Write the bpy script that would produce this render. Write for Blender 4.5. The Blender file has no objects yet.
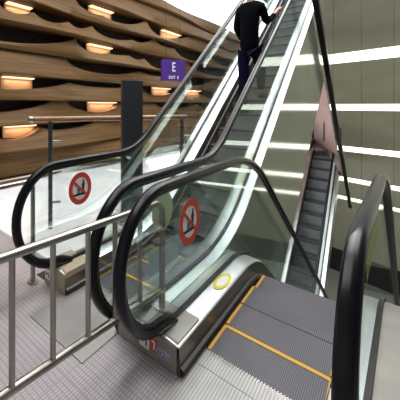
import bpy, bmesh, math, random
from mathutils import Vector, Matrix
random.seed(4)
scene = bpy.context.scene
C = scene.collection
# ------------------------------------------------------------------ camera
F = 291.0; CX = 66.0; HY = 105.0; HC = 1.43
TH = math.atan2(384 - CX, F)
cT, sT = math.cos(TH), math.sin(TH)
cam_d = bpy.data.cameras.new('camera'); cam = bpy.data.objects.new('camera', cam_d); C.objects.link(cam)
cam.location = (0, 0, HC); cam.rotation_euler = (math.pi / 2, 0, TH)
cam_d.sensor_width = 36; cam_d.lens = 36 * F / 400
cam_d.shift_x = (200 - CX) / 400; cam_d.shift_y = -(200 - HY) / 400
cam_d.clip_start = 0.02; cam_d.clip_end = 100
scene.camera = cam
def at(px, py, D):
    lat = (px - CX) / F * D
    return Vector((lat * cT - D * sT, lat * sT + D * cT, HC - (py - HY) / F * D))
# ------------------------------------------------------------------ world / exposure
w = bpy.data.worlds.new('world'); scene.world = w; w.use_nodes = True
w.node_tree.nodes['Background'].inputs[0].default_value = (0.85, 0.9, 1.0, 1)
w.node_tree.nodes['Background'].inputs[1].default_value = 0.12
scene.view_settings.view_transform = 'Standard'; scene.view_settings.look = 'None'
scene.view_settings.gamma = 1; scene.view_settings.exposure = 0.0
try: scene.view_settings.use_curve_mapping = False
except Exception: pass
def area(name, loc, rot, sx, sy, power, col=(1, 1, 1)):
    l = bpy.data.lights.new(name, 'AREA'); l.shape = 'RECTANGLE'; l.size = sx; l.size_y = sy
    l.energy = power; l.color = col
    o = bpy.data.objects.new(name, l); C.objects.link(o); o.location = loc; o.rotation_euler = rot
    return o
area('landing_fill', (-1.6, 1.0, 4.55), (0, 0, 0), 3.0, 2.0, 92, (1, .97, .95))  # added fill over the landing, no luminaire behind it
area('atrium_fill', (0.6, 8.0, 7.6), (0, 0, 0), 4.0, 8.0, 620, (1, 1, .96))  # added overhead fill for the escalators and olive wall
area('escalator_fill', (-1.4, 7.5, 7.7), (0, 0, 0), 1.2, 8.0, 260, (1, 1, 1))  # extra fill, added to brighten the steps of the up flight
area('lower_hall_fill', (-4.6, 10.0, -.6), (0, math.radians(-50), 0), 2.5, 7.0, 380, (1, 1, .97))  # unseen fill below the slab, added to lift the far escalator
area('left_floor_fill', (-3.4, 5.0, 4.5), (0, 0, 0), 0.5, 9.0, 130, (1, 1, 1))  # added fill strip that brightens the white floor

# ------------------------------------------------------------------ materials
def mat(name, col=(.8, .8, .8), rough=.5, metal=0.0, emit=None, estr=0, spec=None):
    m = bpy.data.materials.new(name); m.use_nodes = True
    b = m.node_tree.nodes['Principled BSDF']
    b.inputs['Base Color'].default_value = (*col, 1)
    b.inputs['Roughness'].default_value = rough; b.inputs['Metallic'].default_value = metal
    if spec is not None: b.inputs['Specular IOR Level'].default_value = spec
    if emit:
        b.inputs['Emission Color'].default_value = (*emit, 1); b.inputs['Emission Strength'].default_value = estr
    return m
def noise_col(m, c1, c2, scale=(1, 1, 1), nscale=5, detail=4, bump=0, lo=.35, hi=.65):
    nt = m.node_tree; N = nt.nodes; L = nt.links; b = N['Principled BSDF']
    tc = N.new('ShaderNodeTexCoord'); mp = N.new('ShaderNodeMapping'); mp.inputs['Scale'].default_value = scale
    no = N.new('ShaderNodeTexNoise'); no.inputs['Scale'].default_value = nscale; no.inputs['Detail'].default_value = detail
    cr = N.new('ShaderNodeValToRGB'); cr.color_ramp.elements[0].color = (*c1, 1); cr.color_ramp.elements[1].color = (*c2, 1)
    cr.color_ramp.elements[0].position = lo; cr.color_ramp.elements[1].position = hi
    L.new(tc.outputs['Object'], mp.inputs[0]); L.new(mp.outputs[0], no.inputs[0])
    L.new(no.outputs[0], cr.inputs[0]); L.new(cr.outputs[0], b.inputs['Base Color'])
    if bump:
        bp = N.new('ShaderNodeBump'); bp.inputs['Strength'].default_value = bump
        L.new(no.outputs[0], bp.inputs['Height']); L.new(bp.outputs[0], b.inputs['Normal'])
    return m
def ribbed(name, c_hi, c_lo, pitch, rough, metal, cross=0.0, joints=False, width=.5):
    """ribs running along Y; optional cross breaks and plate joints"""
    m = mat(name, c_hi, rough, metal); nt = m.node_tree; N = nt.nodes; L = nt.links; b = N['Principled BSDF']
    tc = N.new('ShaderNodeTexCoord'); sp = N.new('ShaderNodeSeparateXYZ'); L.new(tc.outputs['Object'], sp.inputs[0])
    def M(op, a, bb=None, cc=None):
        n = N.new('ShaderNodeMath'); n.operation = op
        for i, v in enumerate((a, bb, cc)):
            if v is None: continue
            if isinstance(v, (int, float)): n.inputs[i].default_value = v
            else: L.new(v, n.inputs[i])
        return n.outputs[0]
    fx = M('FRACT', M('MULTIPLY', sp.outputs[0], 1 / pitch))
    rib = M('GREATER_THAN', fx, width)
    if cross:
        fy = M('FRACT', M('MULTIPLY', sp.outputs[1], 1 / cross)); rib = M('MULTIPLY', rib, M('GREATER_THAN', fy, .28))
    if joints:
        for k, p in ((0, .93), (1, .62)):
            j = M('LESS_THAN', M('FRACT', M('MULTIPLY', M('ADD', sp.outputs[k], .21), 1 / p)), .012 / p)
            rib = M('MULTIPLY', rib, M('SUBTRACT', 1, j))
    no = N.new('ShaderNodeTexNoise'); no.inputs['Scale'].default_value = 3.0; no.inputs['Detail'].default_value = 6
    L.new(tc.outputs['Object'], no.inputs[0])
    mx = N.new('ShaderNodeMix'); mx.data_type = 'RGBA'
    mx.inputs[6].default_value = (*c_lo, 1); mx.inputs[7].default_value = (*c_hi, 1); L.new(rib, mx.inputs[0])
    m2 = N.new('ShaderNodeMix'); m2.data_type = 'RGBA'; m2.blend_type = 'MULTIPLY'; m2.inputs[0].default_value = .5
    L.new(mx.outputs[2], m2.inputs[6]); L.new(no.outputs[0], m2.inputs[7])
    L.new(m2.outputs[2], b.inputs['Base Color'])
    bp = N.new('ShaderNodeBump'); bp.inputs['Strength'].default_value = .6; bp.inputs['Distance'].default_value = .004
    L.new(rib, bp.inputs['Height']); L.new(bp.outputs[0], b.inputs['Normal'])
    return m
def glass(name, tint, gl=.5, rough=.02):
    m = bpy.data.materials.new(name); m.use_nodes = True; nt = m.node_tree; N = nt.nodes; L = nt.links
    N.remove(N['Principled BSDF']); out = N['Material Output']
    t = N.new('ShaderNodeBsdfTransparent'); t.inputs[0].default_value = (*tint, 1)
    g = N.new('ShaderNodeBsdfGlossy'); g.inputs['Roughness'].default_value = rough; g.inputs[0].default_value = (.9, 1, .97, 1)
    fr = N.new('ShaderNodeFresnel'); fr.inputs[0].default_value = 1.5
    mu = N.new('ShaderNodeMath'); mu.operation = 'MULTIPLY'; mu.inputs[1].default_value = gl
    mx = N.new('ShaderNodeMixShader'); L.new(fr.outputs[0], mu.inputs[0]); L.new(mu.outputs[0], mx.inputs[0])
    L.new(t.outputs[0], mx.inputs[1]); L.new(g.outputs[0], mx.inputs[2]); L.new(mx.outputs[0], out.inputs[0])
    return m
M = {}
M['rubber'] = mat('black_rubber', (.005, .0045, .008), .28, 0, spec=.28)
M['rubber2'] = mat('dark_brush', (.012, .012, .012), .45, 0)
M['steel'] = noise_col(mat('brushed_steel', (.6, .6, .58), .34, 1), (.36, .335, .30), (.44, .42, .38), (1, 1, 1), 3)
M['deck'] = noise_col(mat('polished_deck', (.75, .77, .77), .33, .9), (.50, .53, .54), (.62, .65, .66), (1, 1, 1), 2)
M['skirt'] = mat('skirt_metal', (.2, .17, .13), .3, .9)
M['pedestal'] = noise_col(mat('pedestal_steel', (.4, .38, .35), .42, .35), (.30, .28, .26), (.38, .36, .33), (1, 1, 6), 4)
M['beige'] = mat('beige_steel', (.42, .36, .26), .45, .25)
M['mirror'] = noise_col(mat('mirror_cladding', (.66, .67, .6), .10, .3), (.46, .49, .38), (.54, .57, .45), (1, 1, 1), .6)
M['glass'] = glass('balustrade_glass', (.935, .96, .955), .25)
M['glass2'] = glass('barrier_glass', (.97, .98, .98), .5)
M['tread'] = ribbed('step_tread', (.17, .16, .19), (.075, .07, .085), .0085, .5, .2)
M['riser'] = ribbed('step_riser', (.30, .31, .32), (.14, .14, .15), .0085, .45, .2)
M['riser_up'] = ribbed('brightened_riser', (.62, .66, .68), (.36, .38, .40), .0085, .4, .1)  # copy of the step riser, missing light made up by a paler colour
M['yellow'] = mat('yellow_edge', (.62, .33, .02), .5)
M['plate'] = ribbed('floor_plate_ribbed', (.52, .51, .50), (.36, .35, .345), .014, .4, .45, joints=False)
M['floor'] = ribbed('ribbed_floor', (.60, .56, .59), (.40, .365, .39), .016, .42, .1, cross=.032, joints=True)
M['white_tile'] = noise_col(mat('white_polished_tile', (.8, .8, .82), .25, 0), (.80, .80, .83), (.92, .92, .94), (.3, 2, 1), 1.2)
M['wood'] = noise_col(mat('walnut_slats', (.2, .12, .06), .6, spec=.2), (.075, .038, .012), (.16, .088, .030), (3, .35, 9), 2.5, 6, .05, .3, .7)
M['shade_wood'] = noise_col(mat('recess_shade_wood', (.02, .013, .01), .7), (.012, .008, .006), (.03, .018, .012), (1, 1, 6), 3)  # near-black backing, shade under the overhanging slabs put into the colour
M['rail_wood'] = noise_col(mat('handrail_wood', (.3, .16, .08), .35), (.25, .13, .06), (.38, .21, .11), (1, 8, 8), 4)
M['green'] = noise_col(mat('olive_wall', (.2, .2, .15), .5), (.27, .27, .19), (.33, .325, .235), (.4, .4, 1), 1.2)
M['glow'] = mat('glowing_strip', (1, 1, .95), .5, 0, (1, 1, .86), 2.6)
M['warm'] = mat('warm_lamp', (.3, .2, .1), .5, 0, (1, .72, .45), 1.5)
M['white_glow'] = mat('luminous_ceiling', (1, 1, 1), .6, 0, (1, .99, .97), 1.6)
M['plaster'] = mat('plaster', (.6, .6, .58), .8)
M['darkgrey'] = mat('dark_grey_metal', (.045, .05, .055), .45, .3)
M['black'] = mat('black_paint', (.01, .01, .01), .5)
M['beam'] = mat('dark_bronze', (.025, .022, .02), .35, .6)
M['pink'] = noise_col(mat('pink_granite', (.5, .33, .3), .5), (.44, .28, .26), (.58, .40, .37), (1, 1, 1), 6)
M['purple'] = mat('purple_sign', (.06, .02, .2), .4)
M['white'] = mat('white_paint', (.85, .85, .85), .5)
M['red'] = mat('red_vinyl', (.72, .06, .03), .45)
M['blue'] = mat('blue_vinyl', (.03, .06, .3), .45)
M['sticker_blue'] = mat('pale_blue_vinyl', (.50, .64, .66), .5)
M['pale_yellow'] = mat('pale_yellow_vinyl', (.62, .68, .42), .5)
M['bright_yellow'] = mat('bright_yellow_vinyl', (.75, .68, .05), .5)
M['jacket'] = mat('black_cloth', (.004, .004, .007), .9, spec=.05)
M['trousers'] = mat('navy_cloth', (.010, .009, .030), .9, spec=.05)
M['skin'] = mat('skin', (.55, .3, .2), .5)
M['hair'] = mat('black_hair', (.01, .008, .007), .4)
M['lower'] = mat('lower_floor_stone', (.26, .26, .23), .5)

# ------------------------------------------------------------------ helpers
def mesh_obj(name, verts, faces, m, parent=None, smooth=False, bevel=0):
    me = bpy.data.meshes.new(name); me.from_pydata([tuple(v) for v in verts], [], faces)
    bm = bmesh.new(); bm.from_mesh(me); bmesh.ops.recalc_face_normals(bm, faces=bm.faces); bm.to_mesh(me); bm.free()
    o = bpy.data.objects.new(name, me); C.objects.link(o)
    if m: me.materials.append(m)
    if parent: o.parent = parent
    if smooth:
        for p in me.polygons: p.use_smooth = True
        try: me.set_sharp_from_angle(angle=math.radians(40))
        except Exception: pass
    if bevel:
        bv = o.modifiers.new('bevel', 'BEVEL'); bv.width = bevel; bv.segments = 2; bv.limit_method = 'ANGLE'
    return o
class MB:
    def __init__(s): s.v = []; s.f = []
    def add(s, v, f):
        n = len(s.v); s.v += [tuple(a) for a in v]; s.f += [[i + n for i in a] for a in f]
    def box(s, a, b):
        x0, y0, z0 = a; x1, y1, z1 = b
        s.add([(x0, y0, z0), (x1, y0, z0), (x1, y1, z0), (x0, y1, z0), (x0, y0, z1), (x1, y0, z1), (x1, y1, z1), (x0, y1, z1)],
              [(0, 3, 2, 1), (4, 5, 6, 7), (0, 1, 5, 4), (1, 2, 6, 5), (2, 3, 7, 6), (3, 0, 4, 7)])
    def tube(s, pts, r, n=10, closed_ends=True):
        pts = [Vector(p) for p in pts]; rings = []
        up = None
        for i, p in enumerate(pts):
            a = pts[max(i - 1, 0)]; b = pts[min(i + 1, len(pts) - 1)]; t = (b - a).normalized()
            if up is None:
                up = Vector((0, 0, 1)) if abs(t.z) < .9 else Vector((1, 0, 0))
            u = (up - t * up.dot(t)).normalized(); up = u; w_ = t.cross(u)
            rings.append([p + (u * math.cos(2 * math.pi * k / n) + w_ * math.sin(2 * math.pi * k / n)) * r for k in range(n)])
        v = [q for ring in rings for q in ring]; f = []
        for i in range(len(rings) - 1):
            for k in range(n): f.append((i * n + k, i * n + (k + 1) % n, (i + 1) * n + (k + 1) % n, (i + 1) * n + k))
        if closed_ends: f.append(tuple(range(n - 1, -1, -1))); f.append(tuple((len(rings) - 1) * n + k for k in range(n)))
        s.add(v, f)
    def prism(s, poly, d):
        """poly: list of 3D points (planar), extruded by vector d"""
        n = len(poly); d = Vector(d)
        v = [Vector(p) for p in poly] + [Vector(p) + d for p in poly]
        f = [tuple(range(n - 1, -1, -1)), tuple(range(n, 2 * n))] + [(i, (i + 1) % n, (i + 1) % n + n, i + n) for i in range(n)]
        s.add(v, f)
    def obj(s, name, m, parent=None, smooth=False, bevel=0): return mesh_obj(name, s.v, s.f, m, parent, smooth, bevel)
def tag(o, label=None, cat=None, group=None, kind=None):
    if label: o['label'] = label
    if cat: o['category'] = cat
    if group: o['group'] = group
    if kind: o['kind'] = kind
    return o
def thing(name, label, cat, loc=(0, 0, 0), group=None):
    o = bpy.data.objects.new(name, None); C.objects.link(o); o.empty_display_size = .1; o.location = loc
    return tag(o, label, cat, group)
def adopt(child, root):
    child.parent = root; child.matrix_parent_inverse = Matrix.Translation(-root.location)
    return child
def box(name, a, b, m, parent=None, bevel=0):
    mb = MB(); mb.box(a, b); o = mb.obj(name, m, None, bevel=bevel)
    if parent: adopt(o, parent)
    return o
def struct(name, a, b, m): return tag(box(name, a, b, m), kind='structure')

# ================================================================== THE SETTING
SL = .7; ANG = math.atan(SL)
Yend = 1.47
fl = MB(); fl.box((-4.75, -2.5, -.4), (3.5, Yend, 0)); fl.box((-4.75, Yend, -.4), (-1.98, 1.7, 0))
tag(fl.obj('floor', M['floor']), kind='structure')
struct('floor_left', (-4.75, 1.7, -.4), (-1.98, 20, 0), M['white_tile'])
struct('floor_lower', (-8, 2, -6.2), (9, 19, -6.0), M['lower'])
struct('ceiling', (-4.95, 2.0, 4.66), (-2.6, 17.5, 4.76), M['white_glow'])
struct('ceiling_landing', (-4.95, -2.6, 4.7), (3.5, 2.0, 4.85), M['plaster'])
struct('ceiling_upper', (-2.6, 2.0, 8.0), (8.5, 19.5, 8.15), M['plaster'])
struct('wall_back', (-4.95, -2.75, 0), (3.7, -2.6, 4.7), M['plaster'])
struct('baseboard_left', (-4.6, -2.5, 0), (-4.52, 16, .10), M['white'])

# ---- wavy timber wall on the left: a stack of horizontal slabs, each with its own wavy front and lens-shaped recesses cut for the shade under overhangs
XW = -4.62; ROW = .46; Z0 = 1.06
def Yat(px, X):                      # Y on the plane X seen at picture column px
    k = (px - CX) / F
    return (k * (-X) * sT - X * cT) / (sT - k * cT)
lenses = [  # (column from, column to, row, height)
 (-70, 78, 4, .34), (-60, 78, 2, .26), (34, 80, 5, .24), (-60, 32, 5, .16), (-60, 55, 1, .22), (-60, 40, 0, .2), (45, 100, 0, .14),
 (72, 100, 5, .2), (72, 145, 3, .26), (88, 146, 4, .2), (98, 146, 5, .26), (72, 128, 1, .22), (98, 148, 6, .3), (70, 146, 2, .12), (82, 126, 6, .18),
 (133, 156, 5, .2), (133, 156, 4, .2), (153, 187, 6, .3), (150, 187, 4, .36), (150, 190, 2, .2), (140, 180, 3, .14), (178, 215, 5, .36),
 (185, 215, 3, .3), (192, 240, 4, .3), (205, 240, 2, .3), (160, 200, 1, .2), (200, 238, 1, .25), (160, 186, 5, .14), (215, 240, 5, .3)]
LAMPS = [(4, 36, 2, 'warm glowing lamp recessed in the timber wall, large one above the glass barrier end'),
 (6, 38, 0, 'warm glowing lamp just below the wooden barrier handrail at far left'),
 (8, 34, 5, 'warm glowing lamp at the very top left edge of the timber wall'),
 (92, 115, 6, 'warm glowing lamp in the timber wall, topmost above the dark pillar'),
 (90, 114, 4, 'warm glowing lamp in the timber wall, middle one up and left of the pillar'),
 (91, 118, 1, 'warm glowing lamp in the timber wall just left of the dark pillar'),
 (164, 182, 6, 'small warm lamp in the timber wall directly above the purple sign'),
 (155, 172, 2, 'small warm lamp in the timber wall directly below the purple sign'),
 (188, 202, 2, 'small warm lamp in the timber wall right of the purple sign')]
lenses += [(a - 12, b + 10, r_, .26) for a, b, r_, _ in LAMPS]
lens_y = [(Yat(a, XW + .2), Yat(b, XW + .2), r, h) for a, b, r, h in lenses]
def wave(Y, r):
    s = math.sin
    return .07 * s(Y * 1.1 + r * 2.4) + .05 * s(Y * .7 + r * 1.3)
def lens(Y, r):
    h = 0
    for a, b, rr, hh in lens_y:
        if rr == r and a < Y < b:
            t = (Y - a) / (b - a); h = max(h, hh * math.sin(math.pi * t ** .75) ** .6)
    return h
wl = MB(); NY = 420; Ya, Yb = -1.2, 19.5
Ys = [Ya + (Yb - Ya) * (i / (NY - 1)) ** 1.25 for i in range(NY)]
for r in range(-3, 8):
    zb = Z0 + r * ROW; zt = zb + ROW
    if zt <= .01: continue
    zb = max(zb, .02); ztop = min(zt, 4.66)
    V = []; 
    for Y in Ys:
        g = lens(Y, r + 1); wv = wave(Y, r)
        lo = zb; zt = max(ztop - g, zb + .06)
        xb = XW + .17 + wv; xt = XW + .06 + wave(Y, r + 1) * .6
        V += [(XW - .2, Y, lo), (xb - .015, Y, lo), (xb, Y, lo + .02), ((xb + xt) / 2 + .02, Y, (lo + zt) / 2), (xt, Y, zt - .005), (XW - .2, Y, zt - .005)]
    Fc = []
    for i in range(NY - 1):
        for k in range(6): Fc.append((i * 6 + k, i * 6 + (k + 1) % 6, (i + 1) * 6 + (k + 1) % 6, (i + 1) * 6 + k))
    wl.add(V, Fc)
o = wl.obj('wall_left', M['wood'], smooth=True); tag(o, kind='structure')
struct('wall_left_backing', (XW - .33, -2.6, 0), (XW - .21, 19.5, 4.66), M['shade_wood'])

# warm recess lamps
LP = 4.5
M['niche'] = mat('pale_wood_niche', (.62, .40, .25), .6)
def recess_lamp(x0, x1, row, label):
    X = XW - .02
    Y0 = Yat(x0, X); Y1 = Yat(x1, X); Ym = (Y0 + Y1) / 2
    zb_ = Z0 + row * ROW - .01; za = zb_ - .24
    t = thing('recess_lamp', label, 'lamp', (X, Ym, za), 'warm lamps recessed in the timber wall')
    box('lamp_niche', (X - .16, Y0, za), (X - .12, Y1, zb_), M['niche'], t)
    box('diffuser', (X - .12, Y0 + .02, zb_ - .035), (X - .02, Y1 - .02, zb_ - .01), M['warm'], t)
    l = area('lamp_light', (X - .05, Ym, zb_ - .04), (0, math.radians(-20), 0), .08, (Y1 - Y0) * .8, LP * (Y1 - Y0), (1, .66, .42)); adopt(l, t)
for a in LAMPS: recess_lamp(*a)

# ---- olive wall with glowing slots
P0 = Vector((.373, 17.14, 0)); WD = Vector((-.945, .326, 0)); WN = Vector((-.326, -.945, 0))   # WN faces the camera side
if WN.dot(Vector((0, 0, 0)) - P0) < 0: WN = -WN
def zat(y, D=11.3): return HC - (y - HY) / F * D
slots = [(57, 45.5), (111, 104), (157.5, 151.5), (191.5, 186.5), (212.5, 208.5)]
zs = [(zat(a), zat(b)) for a, b in slots]
T0, T1 = -8.5, 4.9
def wall_slab(name, z0, z1, m, off0=0.0, th=.3, t0=T0, t1=T1):
    mb = MB(); a = P0 + WD * t0 + WN * off0; b = P0 + WD * t1 + WN * off0
    mb.prism([(a.x, a.y, z0), (b.x, b.y, z0), (b.x, b.y, z1), (a.x, a.y, z1)], -WN * th)
    return mb.obj(name, m)
gw = MB()
levels = [8.0] + [v for ab in [(b, a) for a, b in zs] for v in ab] + [-5.0]
for i in range(0, len(levels), 2):
    z1, z0 = levels[i], levels[i + 1]
    n = 14
    for k in range(n):
        t0 = T0 + (T1 - T0) * k / n + .006; t1 = T0 + (T1 - T0) * (k + 1) / n - .006
        a = P0 + WD * t0; b = P0 + WD * t1
        gw.prism([(a.x, a.y, z0), (b.x, b.y, z0), (b.x, b.y, z1), (a.x, a.y, z1)], -WN * .22)
tag(gw.obj('wall_right', M['green']), kind='structure')
tag(wall_slab('wall_right_backing', -6.0, 8.0, M['green'], -.42, .15), kind='structure')
tag(wall_slab('wall_right_base', -6.0, -5.0, M['black'], 0, .3), kind='structure')
names = ['topmost, broadest', 'second from the top,', 'third from the top,', 'fourth from the top,', 'lowest']
for i, (z0, z1) in enumerate(zs):
    o = wall_slab('light_strip', z0 - .0, z1 + .0, M['glow'], -.16, .05)
    tag(o, '%s glowing white light strip set in the olive wall' % names[i], 'light strip', 'glowing strips in the olive wall')

# ================================================================== ESCALATORS
def fillet_path(pts, radii, n=14):
    out = []
    for i, p in enumerate(pts):
        p = Vector((p[0], p[1]))
        if i == 0 or i == len(pts) - 1: out.append(p); continue
        a = Vector(pts[i - 1]); b = Vector(pts[i + 1]); d0 = (p - a).normalized(); d1 = (b - p).normalized()
        ang = d0.angle(d1); R = radii[i]; tl = R * math.tan(ang / 2); s = 1 if d0.x * d1.y - d0.y * d1.x > 0 else -1
        c = p - d0 * tl + Vector((-d0.y, d0.x)) * s * R
        for k in range(n + 1):
            th = ang * k / n * s; r0 = (p - d0 * tl) - c
            out.append(c + Vector((r0.x * math.cos(th) - r0.y * math.sin(th), r0.x * math.sin(th) + r0.y * math.cos(th))))
    # densify
    res = [out[0]]
    for q in out[1:]:
        L_ = (q - res[-1]).length; k = max(1, int(L_ / .35)); s0 = res[-1].copy()
        for j in range(1, k + 1): res.append(s0.lerp(q, j / k))
    # normals
    N = []
    for i in range(len(res)):
        t = (res[min(i + 1, len(res) - 1)] - res[max(i - 1, 0)]).normalized(); N.append(Vector((-t.y, t.x)))
    return res, N
def sweep(stations, section, xf, m, name, smooth=True, caps=True):
    """stations: (Y, z, nY, nZ); section: closed list of (x, h); xf(x, Y) gives the world X"""
    v = []; f = []; n = len(section)
    for (Y, z, ny, nz) in stations:
        for (x, h) in section:
            yy = Y + ny * h; v.append((xf(x, yy), yy, z + nz * h))
    for i in range(len(stations) - 1):
        for k in range(n): f.append((i * n + k, i * n + (k + 1) % n, (i + 1) * n + (k + 1) % n, (i + 1) * n + k))
    if caps: f.append(tuple(range(n))); f.append(tuple(range(len(stations) * n - 1, (len(stations) - 1) * n - 1, -1)))
    return mesh_obj(name, v, f, m, smooth=smooth)
XR_ = -.074; HH = .978; NR = .39; NYC = 1.49
def escalator(root, base, radii, rails, steps_x, near_newel=True, far_newel=False, skew=None, outer=None, inner=None):
    """base: (Y, z) points of the step line; rails: list of (X, side) with side = +1 where the steps are at larger X"""
    P, Nn = fillet_path(base, radii)
    def st(i0=0, i1=None): return [(p.x, p.y, q.x, q.y) for p, q in zip(P, Nn)][i0:i1]
    yn = base[0][0]
    P00, N00 = P, Nn
    for rl in rails:
        X, side = rl[:2]
        P, Nn = (P00, N00) if len(rl) < 3 else fillet_path([base[0], (base[1][0] + rl[2], base[1][1])] + [(base[2][0], base[2][1] - rl[2] * SL)], radii)
        sk = (skew if (skew and side == -1) else 0.0)
        xf = (lambda x, Y, sk=sk: x + sk * (Y - 1.1))
        # handrail path
        path = []
        zc = HH - NR
        if near_newel:
            ycen = NYC if yn < 3 else yn
            z_ = base[0][1]
            path.append((ycen + .14, z_ + zc - NR - .05, -.3, -.95)); path.append((ycen + .06, z_ + zc - NR - .014, -.15, -.99))
            for k in range(0, 25):
                a = -math.pi / 2 - math.pi * k / 24
                path.append((ycen + NR * math.cos(a), z_ + zc + NR * math.sin(a), math.cos(a), math.sin(a)))
            body = [(p.x + q.x * HH, p.y + q.y * HH, q.x, q.y) for p, q in zip(P, Nn) if p.x + q.x * HH > ycen + .05]
        else:
            body = [(p.x + q.x * HH, p.y + q.y * HH, q.x, q.y) for p, q in zip(P, Nn)]
        path += body
        if far_newel:
            ye, ze = base[-1][0], base[-1][1]
            for k in range(1, 25):
                a = math.pi / 2 - math.pi * k / 24
                path.append((ye + NR * math.cos(a), ze + zc + NR * math.sin(a), math.cos(a), math.sin(a)))
        hw = .0315 if X != XR_ else .028
        sec = [(-hw, -.012), (-hw * .9, .006), (-hw * .6, .016), (0, .019), (hw * .6, .016), (hw * .9, .006), (hw, -.012), (hw * .8, -.024), (hw * .35, -.026), (-hw * .35, -.026), (-hw * .8, -.024)]
        o = sweep(path, [(X + a, b) for a, b in sec], xf, M['rubber'], 'handrail'); adopt(o, root)
        # thin metal guide under the handrail
        o = sweep(path, [(X - .012, -.045), (X - .012, -.024), (X + .012, -.024), (X + .012, -.045)], xf, M['beam'], 'handrail_guide'); adopt(o, root)
        # glass
        top = [(Y - ny * .04, z - nz * .04) for (Y, z, ny, nz) in path]
        low = [(p.x + q.x * .14, p.y + q.y * .14) for p, q in zip(P, Nn)]
        if near_newel: low = [(y, z) for y, z in low if y > ycen + .02]
        up_line = top[2:] if near_newel else top
        # strip glass between matched parameter rows, newel closed as a fan
        V = []; Fc = []
        poly = up_line + low[::-1]
        me = bpy.data.meshes.new('glass_panel'); bm = bmesh.new()
        vs = [bm.verts.new((xf(X - .005, y), y, z)) for y, z in poly]
        bm.faces.new(vs); bmesh.ops.triangulate(bm, faces=bm.faces[:], ngon_method='EAR_CLIP'); bm.to_mesh(me); bm.free(); me.materials.append(M['glass'])
        g = bpy.data.objects.new('glass_panel', me); C.objects.link(g); adopt(g, root)
        sol = g.modifiers.new('thickness', 'SOLIDIFY'); sol.thickness = .01; sol.offset = 0
        # inner deck (steps side), glass channel, outer deck, skirt
        s = side
        ist = [(p.x, p.y, q.x, q.y) for p, q in zip(P, Nn)]
        o = sweep(ist, [(X + s * .012, .165), (X + s * .098, .158), (X + s * .112, .148), (X + s * .112, .09), (X + s * .012, .09)], xf, M['deck'], 'inner_deck'); adopt(o, root)
        o = sweep(ist, [(X - .011, .05), (X - .011, .185), (X + .011, .185), (X + .011, .05)], xf, M['beam'], 'glass_channel'); adopt(o, root)
        od = outer if (outer and side == -1) else .082
        o = sweep(ist, [(X - s * .012, .165), (X - s * od, .158), (X - s * od, -.30), (X - s * .012, -.30)], xf, M['deck'] if od < .2 else M['pedestal'], 'outer_deck'); adopt(o, root)
        o = sweep(ist, [(X + s * .106, .146), (X + s * .113, .146), (X + s * .124, .02), (X + s * .124, -.45), (X + s * .02, -.45), (X + s * .02, .146)], xf, M['skirt'], 'skirt_panel'); adopt(o, root)
        o = sweep(ist, [(X + s * .117, .055), (X + s * .136, .046), (X + s * .140, .03), (X + s * .124, .005)], xf, M['rubber2'], 'skirt_brush'); adopt(o, root)
    return P00, N00
def zbase(P, Y):
    for a, b in zip(P, P[1:]):
        if a.x <= Y <= b.x:
            t = (Y - a.x) / max(1e-6, b.x - a.x); return a.y + (b.y - a.y) * t
    return P[-1].y if Y > P[-1].x else P[0].y
def steps(root, P, x0, x1, Ys, up=True, yellow_cross=(), pitch=.30, edge=12):
    for i, Y in enumerate(Ys):
        z = zbase(P, Y + (pitch / 2))
        zprev = zbase(P, Y - pitch / 2); znext = zbase(P, Y + 1.5 * pitch)
        mb = MB(); mb.box((x0, Y + .003, z - .035), (x1, Y + pitch - .003, z))
        o = mb.obj('step', M['tread']); adopt(o, root)
        # riser: below the tread edge that shows
        drop = (z - zprev) if up else (z - znext)
        if drop > .01:
            mr = MB(); yr = Y + .003 if up else Y + pitch - .003; n = 5; pr = []
            for k in range(n + 1):
                t = k / n; off = .018 * math.sin(t * math.pi) - .004 + .02 * t
                pr.append((yr + (off if up else -off), z - .03 - t * (drop + .0)))
            poly = [(x0, a, b) for a, b in pr] + [(x0, yr + (.06 if up else -.06), pr[-1][1]), (x0, yr + (.06 if up else -.06), z - .03)]
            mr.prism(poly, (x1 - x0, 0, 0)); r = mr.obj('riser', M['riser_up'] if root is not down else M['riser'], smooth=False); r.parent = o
        if i < edge:
            bl = [((x0 + .012, Y + .01, z), (x0 + .028, Y + pitch - .01, z + .003)), ((x1 - .028, Y + .01, z), (x1 - .012, Y + pitch - .01, z + .003))]
            if i in yellow_cross: bl.append(((x0 + .028, Y + pitch - .034, z), (x1 - .028, Y + pitch - .004, z + .003)))
            for a_, b_ in bl:
                q = box('yellow_edge', a_, b_, M['yellow']); q.parent = o

# -- down escalator (nearest, right)
down = thing('escalator', 'nearest escalator, going down, its yellow-edged steps filling the lower right corner', 'escalator', (-.45, 1.5, 0))
XL, XR = -.84, -.074
base_d = [(Yend, 0), (2.82, 0), (11.2, -SL * (11.2 - 2.82))]
Pd, Nd = escalator(down, base_d, [0, .75, 0], [(XL, 1), (XR, -1)], None, skew=.037, outer=.30)
ys = [1.76 + .295 * i for i in range(29)]
steps(down, Pd, XL + .128, XR - .09, ys, up=False, yellow_cross=(0,), pitch=.295)
# -- up escalator
up = thing('escalator', 'escalator going up behind the nearest one, carrying the person in black', 'escalator', (-1.37, 1.5, 0))
UL, UR = -1.73, -1.01
base_u = [(Yend, 0), (3.0, 0), (12.6, SL * (12.6 - 3.0))]
Pu, Nu = escalator(up, base_u, [0, 1.9, 0], [(UL, 1, -.14), (UR, -1)], None)
ys = [1.76 + .295 * i for i in range(36)]
steps(up, Pu, UL + .115, UR - .115, ys, up=True, yellow_cross=(0, 1, 2), pitch=.295)
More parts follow.
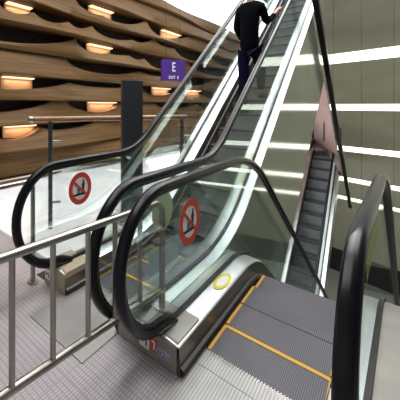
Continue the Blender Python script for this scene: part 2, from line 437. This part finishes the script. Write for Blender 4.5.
# -- far escalator rising from the lower floor
far = thing('escalator', 'distant narrow escalator rising from the lower floor beneath the pink wall', 'escalator', (-1.4, 9, -6))
FL, FR = -1.86, -1.08
zf0 = -10.0
base_f = [(4.8, -6.0), ((-6.0 - zf0) / SL, -6.0), ((-.35 - zf0) / SL, -.35), (14.3, -.35)]
Pf, Nf = escalator(far, base_f, [0, 1.5, .9, 0], [(FL, 1), (FR, -1)], None, near_newel=False, far_newel=True)
ys = [6.2 + .40 * i for i in range(22)]
steps(far, Pf, FL + .115, FR - .115, ys, up=True, edge=0, pitch=.40)

# floor plates and combs
def plate(root, x0, x1, y0=1.15):
    o = box('floor_plate', (x0, y0, 0), (x1, 1.62, .006), M['plate'], root)
    cb = MB(); n = 40
    cb.box((x0, 1.62, 0), (x1, 1.72, .008))
    for i in range(n):
        xa = x0 + (x1 - x0) * (i + .2) / n; xb = x0 + (x1 - x0) * (i + .8) / n
        cb.box((xa, 1.72, 0), (xb, 1.757, .006))
    adopt(cb.obj('comb_plate', M['plate']), root)
    adopt(box('pit_cover', (x0, Yend, -.3), (x1, 1.757, 0), M['steel']), root)
plate(down, XL + .115, XR - .115); plate(up, UL + .115, UR - .115)

# pedestal (newel bases)
def pedestal(root, x0, x1, m, y1=1.75, side_m=None):
    mb = MB()
    prof = [(Yend - .008, .0), (Yend - .008, .15), (Yend + .02, .168), (y1, .168), (y1, .0)]
    mb.prism([(x0, y, z) for y, z in prof], (x1 - x0, 0, 0)); o = mb.obj('newel_base', m, bevel=.004); adopt(o, root); return o
pb = pedestal(down, -.925, -.738, M['pedestal']); pu = pedestal(up, -1.115, -.925, M['pedestal'])
pl = pedestal(up, -1.85, -1.615, M['beige']); pr = pedestal(down, -.165, .24, M['pedestal'])

def flat(name, poly, m, parent, th=.0015, normal=(0, -1, 0)):
    mb = MB(); mb.prism(poly, Vector(normal) * th); o = mb.obj(name, m)
    if parent: o.parent = parent; o.matrix_parent_inverse = parent_inv(parent)
    return o
def parent_inv(p):
    mtx = Matrix.Identity(4); q = p
    off = Vector((0, 0, 0))
    while q: off += q.location + (q.matrix_parent_inverse.translation if q.parent else Vector((0, 0, 0))); q = q.parent
    return Matrix.Translation(-off)
def text_mesh(name, s, size, loc, xdir, zdir, m, parent, depth=.001, font_scale=(1, 1), align='CENTER'):
    cu = bpy.data.curves.new('t', 'FONT'); cu.body = s; cu.size = size; cu.extrude = depth; cu.align_x = align; cu.align_y = 'CENTER'
    to = bpy.data.objects.new('t', cu); C.objects.link(to); bpy.context.view_layer.update()
    me = bpy.data.meshes.new_from_object(to.evaluated_get(bpy.context.evaluated_depsgraph_get()))
    bpy.data.objects.remove(to); me.name = name
    xd = Vector(xdir).normalized(); zd = Vector(zdir).normalized(); nd = xd.cross(zd)
    mt = Matrix(((xd.x * font_scale[0], zd.x * font_scale[1], nd.x, loc[0]), (xd.y * font_scale[0], zd.y * font_scale[1], nd.y, loc[1]), (xd.z * font_scale[0], zd.z * font_scale[1], nd.z, loc[2]), (0, 0, 0, 1)))
    me.transform(mt); me.materials.clear(); me.materials.append(m)
    o = bpy.data.objects.new(name, me); C.objects.link(o)
    if parent: o.parent = parent; o.matrix_parent_inverse = parent_inv(parent)
    return o
def rect_x(x0, x1, z0, z1, y): return [(x0, y, z0), (x1, y, z0), (x1, y, z1), (x0, y, z1)]
def circ(cx, cz, r, y, n=20): return [(cx + r * math.cos(2 * math.pi * k / n), y, cz + r * math.sin(2 * math.pi * k / n)) for k in range(n)]
yf = Yend - .009
def base_stickers(root, xa, mirror=1):
    """white pictogram label and red label on a newel base front; xa = left edge"""
    w1 = thing_part('warning_label', rect_x(xa, xa + .062, .040, .115, yf), M['white'], root)
    flat('red_ban_ring', circ(xa + .018, .080, .013, yf - .0015), M['red'], w1)
    flat('blue_figure', rect_x(xa + .040, xa + .050, .055, .098, yf - .0015), M['blue'], w1)
    r1 = thing_part('red_label', rect_x(xa + .072, xa + .112, .05, .125, yf), M['red'], root)
    flat('white_bar', [(xa + .082, yf - .0015, .11), (xa + .103, yf - .0015, .11), (xa + .103, yf - .0015, .10), (xa + .096, yf - .0015, .062), (xa + .088, yf - .0015, .062), (xa + .094, yf - .0015, .10), (xa + .082, yf - .0015, .10)], M['white'], r1)
def thing_part(name, poly, m, root):
    mb = MB(); mb.prism(poly, (0, -.0015, 0)); return adopt(mb.obj(name, m), root)
base_stickers(down, -.962)
lg = thing_part('maker_label', rect_x(-.862, -.775, .052, .088, yf), M['white'], down)
for i, ch in enumerate('KONE'):
    xx = -.858 + i * .0205
    flat('letter_block', rect_x(xx, xx + .0185, .056, .084, yf - .0015), M['blue'], lg)
    text_mesh('letter', ch, .026, (xx + .0092, yf - .0035, .070), (1, 0, 0), (0, 0, 1), M['white'], lg, .0004)
base_stickers(up, -1.842)

# stickers on the glass (round ban signs)
def ban_sign(root, X, Y, Z, R, s, back=False):
    """disc on the plane X, facing the side s (+1 / -1)"""
    def disc(name, r0, m, off, parent, r1=None):
        n = 36; mb = MB()
        if r1 is None: mb.prism([(X + s * off, Y + r0 * math.cos(2 * math.pi * k / n), Z + r0 * math.sin(2 * math.pi * k / n)) for k in range(n)], (s * .001, 0, 0))
        else:
            v = []; f = []
            for k in range(n):
                a = 2 * math.pi * k / n
                for r_ in (r1, r0):
                    for o_ in (off, off + .001): v.append((X + s * o_, Y + r_ * math.cos(a), Z + r_ * math.sin(a)))
            for k in range(n):
                a = k * 4; b = ((k + 1) % n) * 4
                f += [(a, b, b + 2, a + 2), (a + 1, a + 3, b + 3, b + 1), (a + 2, b + 2, b + 3, a + 3), (a, a + 1, b + 1, b)]
            mb.add(v, f)
        o = mb.obj(name, m)
        if parent is root: adopt(o, root)
        else: o.parent = parent; o.matrix_parent_inverse = parent_inv(parent)
        return o
    d = disc('ban_sticker', R, M['pale_yellow'] if back else M['white'], .006, root)
    if back: return
    disc('red_ring', R, M['red'], .0075, d, R * .68)
    def pl2(name, pts, m, off=.0075):
        mb = MB(); mb.prism([(X + s * off, Y + a * R, Z + b * R) for a, b in pts], (s * .001, 0, 0)); o = mb.obj(name, m); o.parent = d; o.matrix_parent_inverse = parent_inv(d)
    pl2('black_figure', [(.12, -.3), (.34, -.3), (.34, .1), (.40, .18), (.36, .3), (.33, .5), (.22, .52), (.2, .34), (.10, .2), (.16, .05)], M['black'])
    pl2('black_platform', [(-.62, -.42), (.42, -.42), (.42, -.3), (-.62, -.3)], M['black'])
    pl2('grey_cart', [(-.3, -.3), (.02, -.3), (-.02, 0), (-.26, .05)], M['steel'])
    c, sn = math.cos(math.radians(-40)), math.sin(math.radians(-40))
    pl2('red_slash', [(c * a - sn * b, sn * a + c * b) for a, b in ((-.72, -.07), (.72, -.07), (.72, .07), (-.72, .07))], M['red'], .0095)
ban_sign(down, XL, 1.83, .69, .145, 1)
ban_sign(up, UL, 1.74, .73, .135, 1)
ban_sign(up, UR, 1.80, .72, .135, 1, back=True)
# pale blue notice low on the glass between the flights
mb = MB(); mb.prism([(UR + .006, 1.63, .33), (UR + .006, 2.02, .33), (UR + .006, 2.02, .50), (UR + .006, 1.63, .50)], (.001, 0, 0)); adopt(mb.obj('notice_sheet', M['sticker_blue']), up)
# oval caution sticker on the inner deck of the nearest flight
mb = MB(); mb.prism([(XL + .056 + .042 * math.cos(a), 2.24 + .13 * math.sin(a), .1645) for a in [2 * math.pi * k / 24 for k in range(24)]], (0, 0, .001)); s1 = adopt(mb.obj('caution_sticker', M['bright_yellow']), down)
mb = MB(); mb.prism([(XL + .056 + .026 * math.cos(a), 2.24 + .09 * math.sin(a), .1655) for a in [2 * math.pi * k / 24 for k in range(24)]], (0, 0, .001)); q = mb.obj('white_centre', M['white']); q.parent = s1; q.matrix_parent_inverse = parent_inv(s1)
# yellow stickers on the decks of the up flight
def deck_patch(root, P, Nn, Xa, Xb, h, Y0, Y1, m, name):
    pts = [(p.x + n.x * h, p.y + n.y * h) for p, n in zip(P, Nn)]
    def zz(Y):
        for a, b in zip(pts, pts[1:]):
            if a[0] <= Y <= b[0]: return a[1] + (b[1] - a[1]) * (Y - a[0]) / (b[0] - a[0])
    mb = MB(); n = 8; V = []; Fc = []
    for i in range(n + 1):
        Y = Y0 + (Y1 - Y0) * i / n; z = zz(Y)
        V += [(Xa, Y, z), (Xb, Y, z), (Xb, Y, z + .004), (Xa, Y, z + .004)]
    for i in range(n):
        for k in range(4): Fc.append((i * 4 + k, i * 4 + (k + 1) % 4, i * 4 + 4 + (k + 1) % 4, i * 4 + 4 + k))
    Fc += [(0, 1, 2, 3), (n * 4 + 3, n * 4 + 2, n * 4 + 1, n * 4)]
    mb.add(V, Fc); adopt(mb.obj(name, m), root)
deck_patch(up, Pu, Nu, UL + .02, UL + .095, .164, 3.35, 3.95, M['bright_yellow'], 'caution_sticker')
deck_patch(up, Pu, Nu, UR - .09, UR - .02, .164, 3.55, 3.95, M['pale_yellow'], 'caution_sticker')
# yellow lined sticker on the right glass
def gx(Y): return XR - .005 + .037 * (Y - 1.1)
def gquad(y0, y1, z0, z1, off, name, m, lean=0):
    mb = MB(); mb.prism([(gx(y0) - off, y0, z0), (gx(y1) - off, y1, z0 + lean), (gx(y1) - off, y1, z1 + lean), (gx(y0) - off, y0, z1)], (-.001, 0, 0)); return mb.obj(name, m)
ys_ = adopt(gquad(1.95, 2.75, .60, .78, .0065, 'caution_sticker', M['bright_yellow'], .03), down)
for k_ in range(5):
    z_ = .62 + .032 * k_; q = gquad(1.98, 2.70, z_, z_ + .007, .008, 'dark_line', M['black'], .03); q.parent = ys_; q.matrix_parent_inverse = parent_inv(ys_)

# mirror cladding between the flights
XC = -.925
Cu = [(p.x + n.x * .158, p.y + n.y * .158) for p, n in zip(Pu, Nu)]
Cu = [(y, z) for y, z in Cu if 2.0 < y < 7.35]
ydown = [(p.x + n.x * .10, p.y + n.y * .10) for p, n in zip(Pd, Nd)]
ydown = [(y, z) for y, z in ydown if 2.0 < y < 4.35]
zb0 = -4.19
cut = [(7.32, 8.2 - .7 * 7.32), (8.85, 8.2 - .7 * 8.85)]
poly = Cu + cut + [((-.35 + 4.85), -4.19 + .7 * 4.5)] + ydown[::-1]
mb = MB(); mb.prism([(XC, y, z) for y, z in poly], (-.012, 0, 0)); adopt(mb.obj('side_cladding', M['mirror']), up)
mb = MB(); mb.prism([(XC + .002, 2.2, .165), (XC + .002, 2.225, .165), (XC + .002, 5.1, -.75 + .0), (XC + .002, 5.075, -.75)], (.002, 0, 0))
# truss underside of the up flight
mb = MB(); mb.prism([(XC - .03, 4.5, -1.04), (XC - .03, 8.85, 2.0), (XC - .03, 8.85, 2.3), (XC - .03, 4.5, -.74)], (-.87, 0, 0)); adopt(mb.obj('truss_soffit', M['green']), up)

# dark sloping beam and pink sloped lining
bm_ = MB()
b0 = Vector((XC + .03, 6.6, 8.2 - .7 * 6.6)); b1 = Vector((XC + .03, 15.2, 8.2 - .7 * 15.2))
nrm = Vector((0, .573, .819))
bm_.prism([b0, b1, b1 + nrm * .12, b0 + nrm * .12], (.09, 0, 0))
tag(bm_.obj('sloping_beam', M['beam'], bevel=.01), 'long dark bronze beam sloping down between mirrored cladding and olive wall', 'beam')
p1 = Vector((XC, 8.85, 8.2 - .7 * 8.85)); p2 = Vector((XC, 13.0, 8.2 - .7 * 13.0)); k = Vector((-1.3, 5.3, 0))
mb = MB(); mb.prism([p1, p2, p2 + k * .93, p1 + k], (0, .1, .05)); tag(mb.obj('wall_far', M['pink']), kind='structure')

def pk(Y0, a): return Vector((XC, Y0, 8.2 - .7 * Y0)) + k * a + Vector((0, -.03, -.02))
mb = MB(); mb.prism([pk(10.4, .245), pk(10.4, .205), pk(11.4, .345), pk(11.4, .385)], (0, .02, .01)); sl_ = mb.obj('dark_groove', M['black']); sl_.parent = bpy.data.objects['wall_far']

# ================================================================== GUARD RAILINGS
def railing(name, label, A, dirv, L_, zt, zb, posts, end_loop, foot=None):
    """A = near start on the ground plane; posts: distances; end post reaches foot z"""
    A = Vector((A[0], A[1], 0)); d = Vector((dirv[0], dirv[1], 0)).normalized(); r = .019
    t = thing(name, label, 'railing', A + d * L_)
    pt = lambda s, z: A + d * s + Vector((0, 0, z))
    mb = MB(); rr = .07
    path = [pt(0, zt), pt(L_ - rr, zt)] + [pt(L_ - rr + rr * math.sin(a), zt - rr + rr * math.cos(a)) for a in [math.pi / 2 * k / 8 for k in range(1, 9)]] + [pt(L_, foot if foot is not None else zb)]
    mb.tube(path, r, 14); adopt(mb.obj('top_rail', M['steel'], smooth=True), t)
    mb = MB(); mb.tube([pt(0, zb), pt(L_, zb)], r * .95, 14); adopt(mb.obj('bottom_rail', M['steel'], smooth=True), t)
    for s in posts:
        mb = MB(); mb.tube([pt(s, zb), pt(s, zt)], r * .72, 12); adopt(mb.obj('post', M['steel'], smooth=True), t)
    mb = MB(); mb.tube([pt(L_, foot), pt(L_, foot + .012)], .045, 18); adopt(mb.obj('base_flange', M['steel'], smooth=True), t)
    s = .02
    mb = MB(); mb.tube([pt(s, 0), pt(s, zt)], r, 12); mb.tube([pt(s, 0), pt(s, .012)], .045, 18); adopt(mb.obj('standing_post', M['steel'], smooth=True), t)
    return t
A = Vector((-1.03 - .05 * .93, .60 - .93)); B = Vector((-.93, 1.66)); dv = (B - A); L_ = dv.length; du = dv.normalized()
def s_of(px):
    # parameter along A->B seen at picture column px
    k = (px - CX) / F
    f_ = lambda P_: (P_.x * cT + P_.y * sT) - k * (P_.y * cT - P_.x * sT)
    fa, fb = f_(A), f_(B); return L_ * fa / (fa - fb)
railing('guard_railing', 'stainless guard railing with slim posts running across the lower left foreground', A, dv, L_, .83, .29,
        [s_of(x) for x in (12, 53, 88, 115, 140)], True, foot=.166)
A2 = Vector((-1.93, -.6)); B2 = Vector((-1.915, 1.39))
railing('guard_railing', 'short stainless guard railing at the left edge beyond the far newel loop', A2, B2 - A2, (B2 - A2).length, .82, .31,
        [1.99 - .33, 1.99 - .66, 1.99 - .99], True, foot=0.0)

# ================================================================== GLASS BARRIER WITH WOODEN RAIL
g0 = at(30, 119.5, 3.3); g1 = at(186, 117.5, 3.99); zt = g0.z
gb = thing('glass_barrier', 'glass barrier with a round wooden handrail in front of the timber wall', 'barrier', (at(50, 119, 3.35).x, at(50, 119, 3.35).y, 0))
ga = Vector((g0.x, g0.y, zt)); gz = Vector((g1.x, g1.y, zt)); gd = (gz - ga).normalized()
mb = MB(); mb.tube([ga, gz], .032, 16); adopt(mb.obj('wooden_handrail', M['rail_wood'], smooth=True), gb)
mb = MB(); mb.tube([ga - gd * .012, ga + gd * .03], .036, 16); adopt(mb.obj('end_cap', M['steel'], smooth=True), gb)
Lb = (gz - ga).length
for s in (.24, 1.25, 2.1):
    if s > Lb: continue
    p = ga + gd * s
    mb = MB(); mb.tube([(p.x, p.y, 0), (p.x, p.y, zt - .03)], .026, 12); adopt(mb.obj('post', M['darkgrey'], smooth=True), gb)
    q = p + gd * .06
    mb = MB(); mb.tube([(p.x, p.y, zt - .26), (q.x + gd.x * .06, q.y + gd.y * .06, zt - .26)], .016, 10); mb.tube([(p.x, p.y, .3), (q.x + gd.x * .06, q.y + gd.y * .06, .3)], .016, 10); adopt(mb.obj('glass_clamp', M['steel'], smooth=True), gb)
for a, b in ((.30, 1.2), (1.3, min(2.05, Lb)), (2.15, Lb)):
    if b <= a: continue
    pa = ga + gd * a; pb_ = ga + gd * b; nn = Vector((-gd.y, gd.x, 0))
    mb = MB(); mb.prism([(pa.x, pa.y, .1), (pb_.x, pb_.y, .1), (pb_.x, pb_.y, zt - .09), (pa.x, pa.y, zt - .09)], nn * .01); adopt(mb.obj('glass_pane', M['glass2']), gb)

# dark pillar
pa = at(122.5, 80, 3.45); pc = at(143, 80, 3.52); zt_ = pa.z
d = Vector((pc.x - pa.x, pc.y - pa.y, 0)); nn = Vector((-d.y, d.x, 0)).normalized()
pil = thing('display_pillar', 'slim dark grey slab pillar standing before the glass barrier', 'pillar', (pa.x, pa.y, 0))
mb = MB(); mb.prism([(pa.x, pa.y, .03), (pc.x, pc.y, .03), (pc.x, pc.y, zt_), (pa.x, pa.y, zt_)], nn * .05); adopt(mb.obj('slab', M['darkgrey'], bevel=.004), pil)
mb = MB(); q = d.normalized() * .03
mb.prism([(pa.x - q.x, pa.y - q.y, 0), (pc.x + q.x, pc.y + q.y, 0), (pc.x + q.x, pc.y + q.y, .03), (pa.x - q.x, pa.y - q.y, .03)], nn * .11); adopt(mb.obj('foot_plate', M['steel']), pil)

# purple sign
D = 7.6; s0 = at(162, 80.5, D); s1 = at(185, 80.5, D * 1.04); zt2 = at(162, 59, D).z
sg = thing('hanging_sign', 'purple square sign lettered E hanging before the timber wall', 'sign', (s0.x, s0.y, s0.z))
dd = Vector((s1.x - s0.x, s1.y - s0.y, 0)); nn = Vector((dd.y, -dd.x, 0)).normalized()
if nn.dot(-s0) < 0: nn = -nn
mb = MB(); mb.prism([(s0.x, s0.y, s0.z), (s1.x, s1.y, s0.z), (s1.x, s1.y, zt2), (s0.x, s0.y, zt2)], -nn * .05); sp_ = adopt(mb.obj('sign_panel', M['purple']), sg)
mid = (s0 + s1) / 2; W_ = dd.length; xd = dd.normalized()
if xd.cross(Vector((0, 0, 1))).dot(nn) < 0: xd = -xd
hz = zt2 - s0.z
text_mesh('letter', 'E', hz * .62, (mid.x + nn.x * .004, mid.y + nn.y * .004, s0.z + hz * .64), xd, (0, 0, 1), M['white'], sp_, .002, (.75, 1))
text_mesh('small_lettering', 'EXIT  E', hz * .2, (mid.x + nn.x * .004, mid.y + nn.y * .004, s0.z + hz * .16), xd, (0, 0, 1), M['white'], sp_, .002)
for a in (.2, .8):
    p = s0.lerp(s1, a) - nn * .025
    mb = MB(); mb.tube([(p.x, p.y, zt2), (p.x, p.y, 4.66)], .006, 6); adopt(mb.obj('hanger_rod', M['black']), sg)

# ================================================================== PERSON riding up
def skin_fig(name, verts, edges, radii, m, sub=2, parent=None):
    me = bpy.data.meshes.new(name); me.from_pydata([tuple(v) for v in verts], edges, []); me.update()
    o = bpy.data.objects.new(name, me); C.objects.link(o)
    o.modifiers.new('skin', 'SKIN'); o.modifiers['skin'].use_smooth_shade = True
    for i, r in enumerate(radii):
        sv = me.skin_vertices[0].data[i]; sv.radius = r if isinstance(r, tuple) else (r, r); sv.use_root = (i == 0)
    s = o.modifiers.new('sub', 'SUBSURF'); s.levels = sub; s.render_levels = sub
    me.materials.append(m)
    bpy.context.view_layer.update()
    m2 = bpy.data.meshes.new_from_object(o.evaluated_get(bpy.context.evaluated_depsgraph_get()))
    o.modifiers.clear(); o.data = m2
    if not m2.materials: m2.materials.append(m)
    for p in m2.polygons: p.use_smooth = True
    if parent: adopt(o, parent)
    return o
PX, PYI = -1.33, 10
PYc = 1.76 + .295 * PYI + .15; zf = zbase(Pu, PYc)
zf2 = zbase(Pu, PYc + .295)
per = thing('person', 'person in black jacket and navy trousers riding up the escalator, seen from behind', 'person', (PX, PYc, zf))
KP = 1.06
W = lambda x, y, z: (PX + x * .86, PYc + y, zf + z * KP)
# skeleton
V = [W(0, 0, .98), W(0, .0, 1.15), W(0, .01, 1.32), W(0, .03, 1.47), W(0, .04, 1.56), W(0, .06, 1.66), W(0, .06, 1.76),
     W(-.16, .03, 1.47), W(-.21, .03, 1.22), W(-.17, .20, 1.06), W(-.15, .27, 1.04),
     W(.16, .05, 1.47), W(.22, .12, 1.24), W(.29, .34, 1.42), W(.31, .38, 1.455),
     W(-.09, 0, .9), W(-.10, .03, .50), W(-.10, -.03, .09), W(-.10, .10, .04),
     W(.09, .02, .9), W(.10, .24, .66), W(.10, .27, .30), W(.10, .38, .245)]
E = [(0, 1), (1, 2), (2, 3), (3, 4), (4, 5), (5, 6), (3, 7), (7, 8), (8, 9), (9, 10), (3, 11), (11, 12), (12, 13), (13, 14),
     (0, 15), (15, 16), (16, 17), (17, 18), (0, 19), (19, 20), (20, 21), (21, 22)]
R = [(.08, .07), (.08, .07), (.08, .07), (.06, .06), .045, (.066, .08), (.065, .075), .035, .032, .028, .020, .035, .034, .030, .022,
     .055, .045, .036, .03, .055, .045, .036, .03]
body = skin_fig('body', V, E, R, M['skin'], 2, per)
# jacket (follows the torso and arms), trousers, hair, shoes
jv = [W(0, 0, .80), W(0, 0, 1.02), W(0, .0, 1.18), W(0, .01, 1.33), W(0, .03, 1.46), W(0, .04, 1.58),
      W(-.16, .03, 1.46), W(-.21, .03, 1.22), W(-.172, .185, 1.065), W(.16, .05, 1.46), W(.22, .12, 1.24), W(.278, .30, 1.385)]
je = [(0, 1), (1, 2), (2, 3), (3, 4), (4, 5), (4, 6), (6, 7), (7, 8), (4, 9), (9, 10), (10, 11)]
skin_fig('jacket', jv, je, [(.135, .13), (.13, .12), (.125, .115), (.135, .12), (.115, .10), .06, .062, .05, .042, .062, .05, .040], M['jacket'], 2, per)
tv = [W(0, 0, .95), W(-.09, 0, .86), W(-.10, .03, .50), W(-.10, -.03, .1), W(.09, .02, .86), W(.10, .24, .64), W(.10, .25, .33)]
skin_fig('trousers', tv, [(0, 1), (1, 2), (2, 3), (0, 4), (4, 5), (5, 6)], [(.125, .115), .085, .07, .056, .085, .07, .056], M['trousers'], 2, per)
skin_fig('hair', [W(0, .03, 1.58), W(0, .035, 1.70), W(0, .05, 1.79), W(0, .09, 1.815)], [(0, 1), (1, 2), (2, 3)], [(.07, .06), (.088, .085), (.085, .09), (.06, .05)], M['hair'], 2, per)
def shoe(x, y, z):
    skin_fig('shoe', [W(x, y - .07, z + .045), W(x, y + .02, z + .045), W(x, y + .14, z + .035), W(x, y + .18, z + .03)], [(0, 1), (1, 2), (2, 3)], [(.038, .042), (.042, .042), (.042, .033), (.03, .026)], M['black'], 2, per)
shoe(-.10, -.02, 0.0); shoe(.10, .26, zf2 - zf)
# hands: palm and five curled fingers
def hand(hx, hy, hz, fwd, dn, side, over):
    """palm centre, finger direction fwd, palm facing dn, thumb towards side"""
    f = Vector(fwd).normalized(); n = Vector(dn).normalized(); s = Vector(side).normalized(); o = Vector(W(hx, hy, hz))
    v = [o - f * .05, o, o + f * .035]; e = [(0, 1), (1, 2)]; r = [(.022, .017), (.036, .015), (.038, .014)]
    skin_fig('palm', v, e, r, M['skin'], 1, per)
    for k, (off, ln) in enumerate(((-.03, .06), (-.01, .072), (.01, .068), (.03, .052))):
        b = o + s * -off + f * .03
        skin_fig('finger', [b, b + f * ln * .45 + n * .006, b + f * ln * .75 + n * ln * .35, b + f * ln * .78 + n * ln * .75], [(0, 1), (1, 2), (2, 3)], [.009, .0088, .008, .007], M['skin'], 1, per)
    b = o + s * .03 - f * .02
    skin_fig('thumb', [b, b + s * .025 + f * .02 + n * .01, b + s * .03 + f * .045 + n * .03], [(0, 1), (1, 2)], [.012, .010, .008], M['skin'], 1, per)
hand(.315, .41, 1.475, (0, .82, .57), (.1, .5, -.8), (-1, 0, 0), True)
hand(-.14, .33, 1.03, (.1, 1, -.1), (.6, 0, -.8), (1, 0, .4), False)
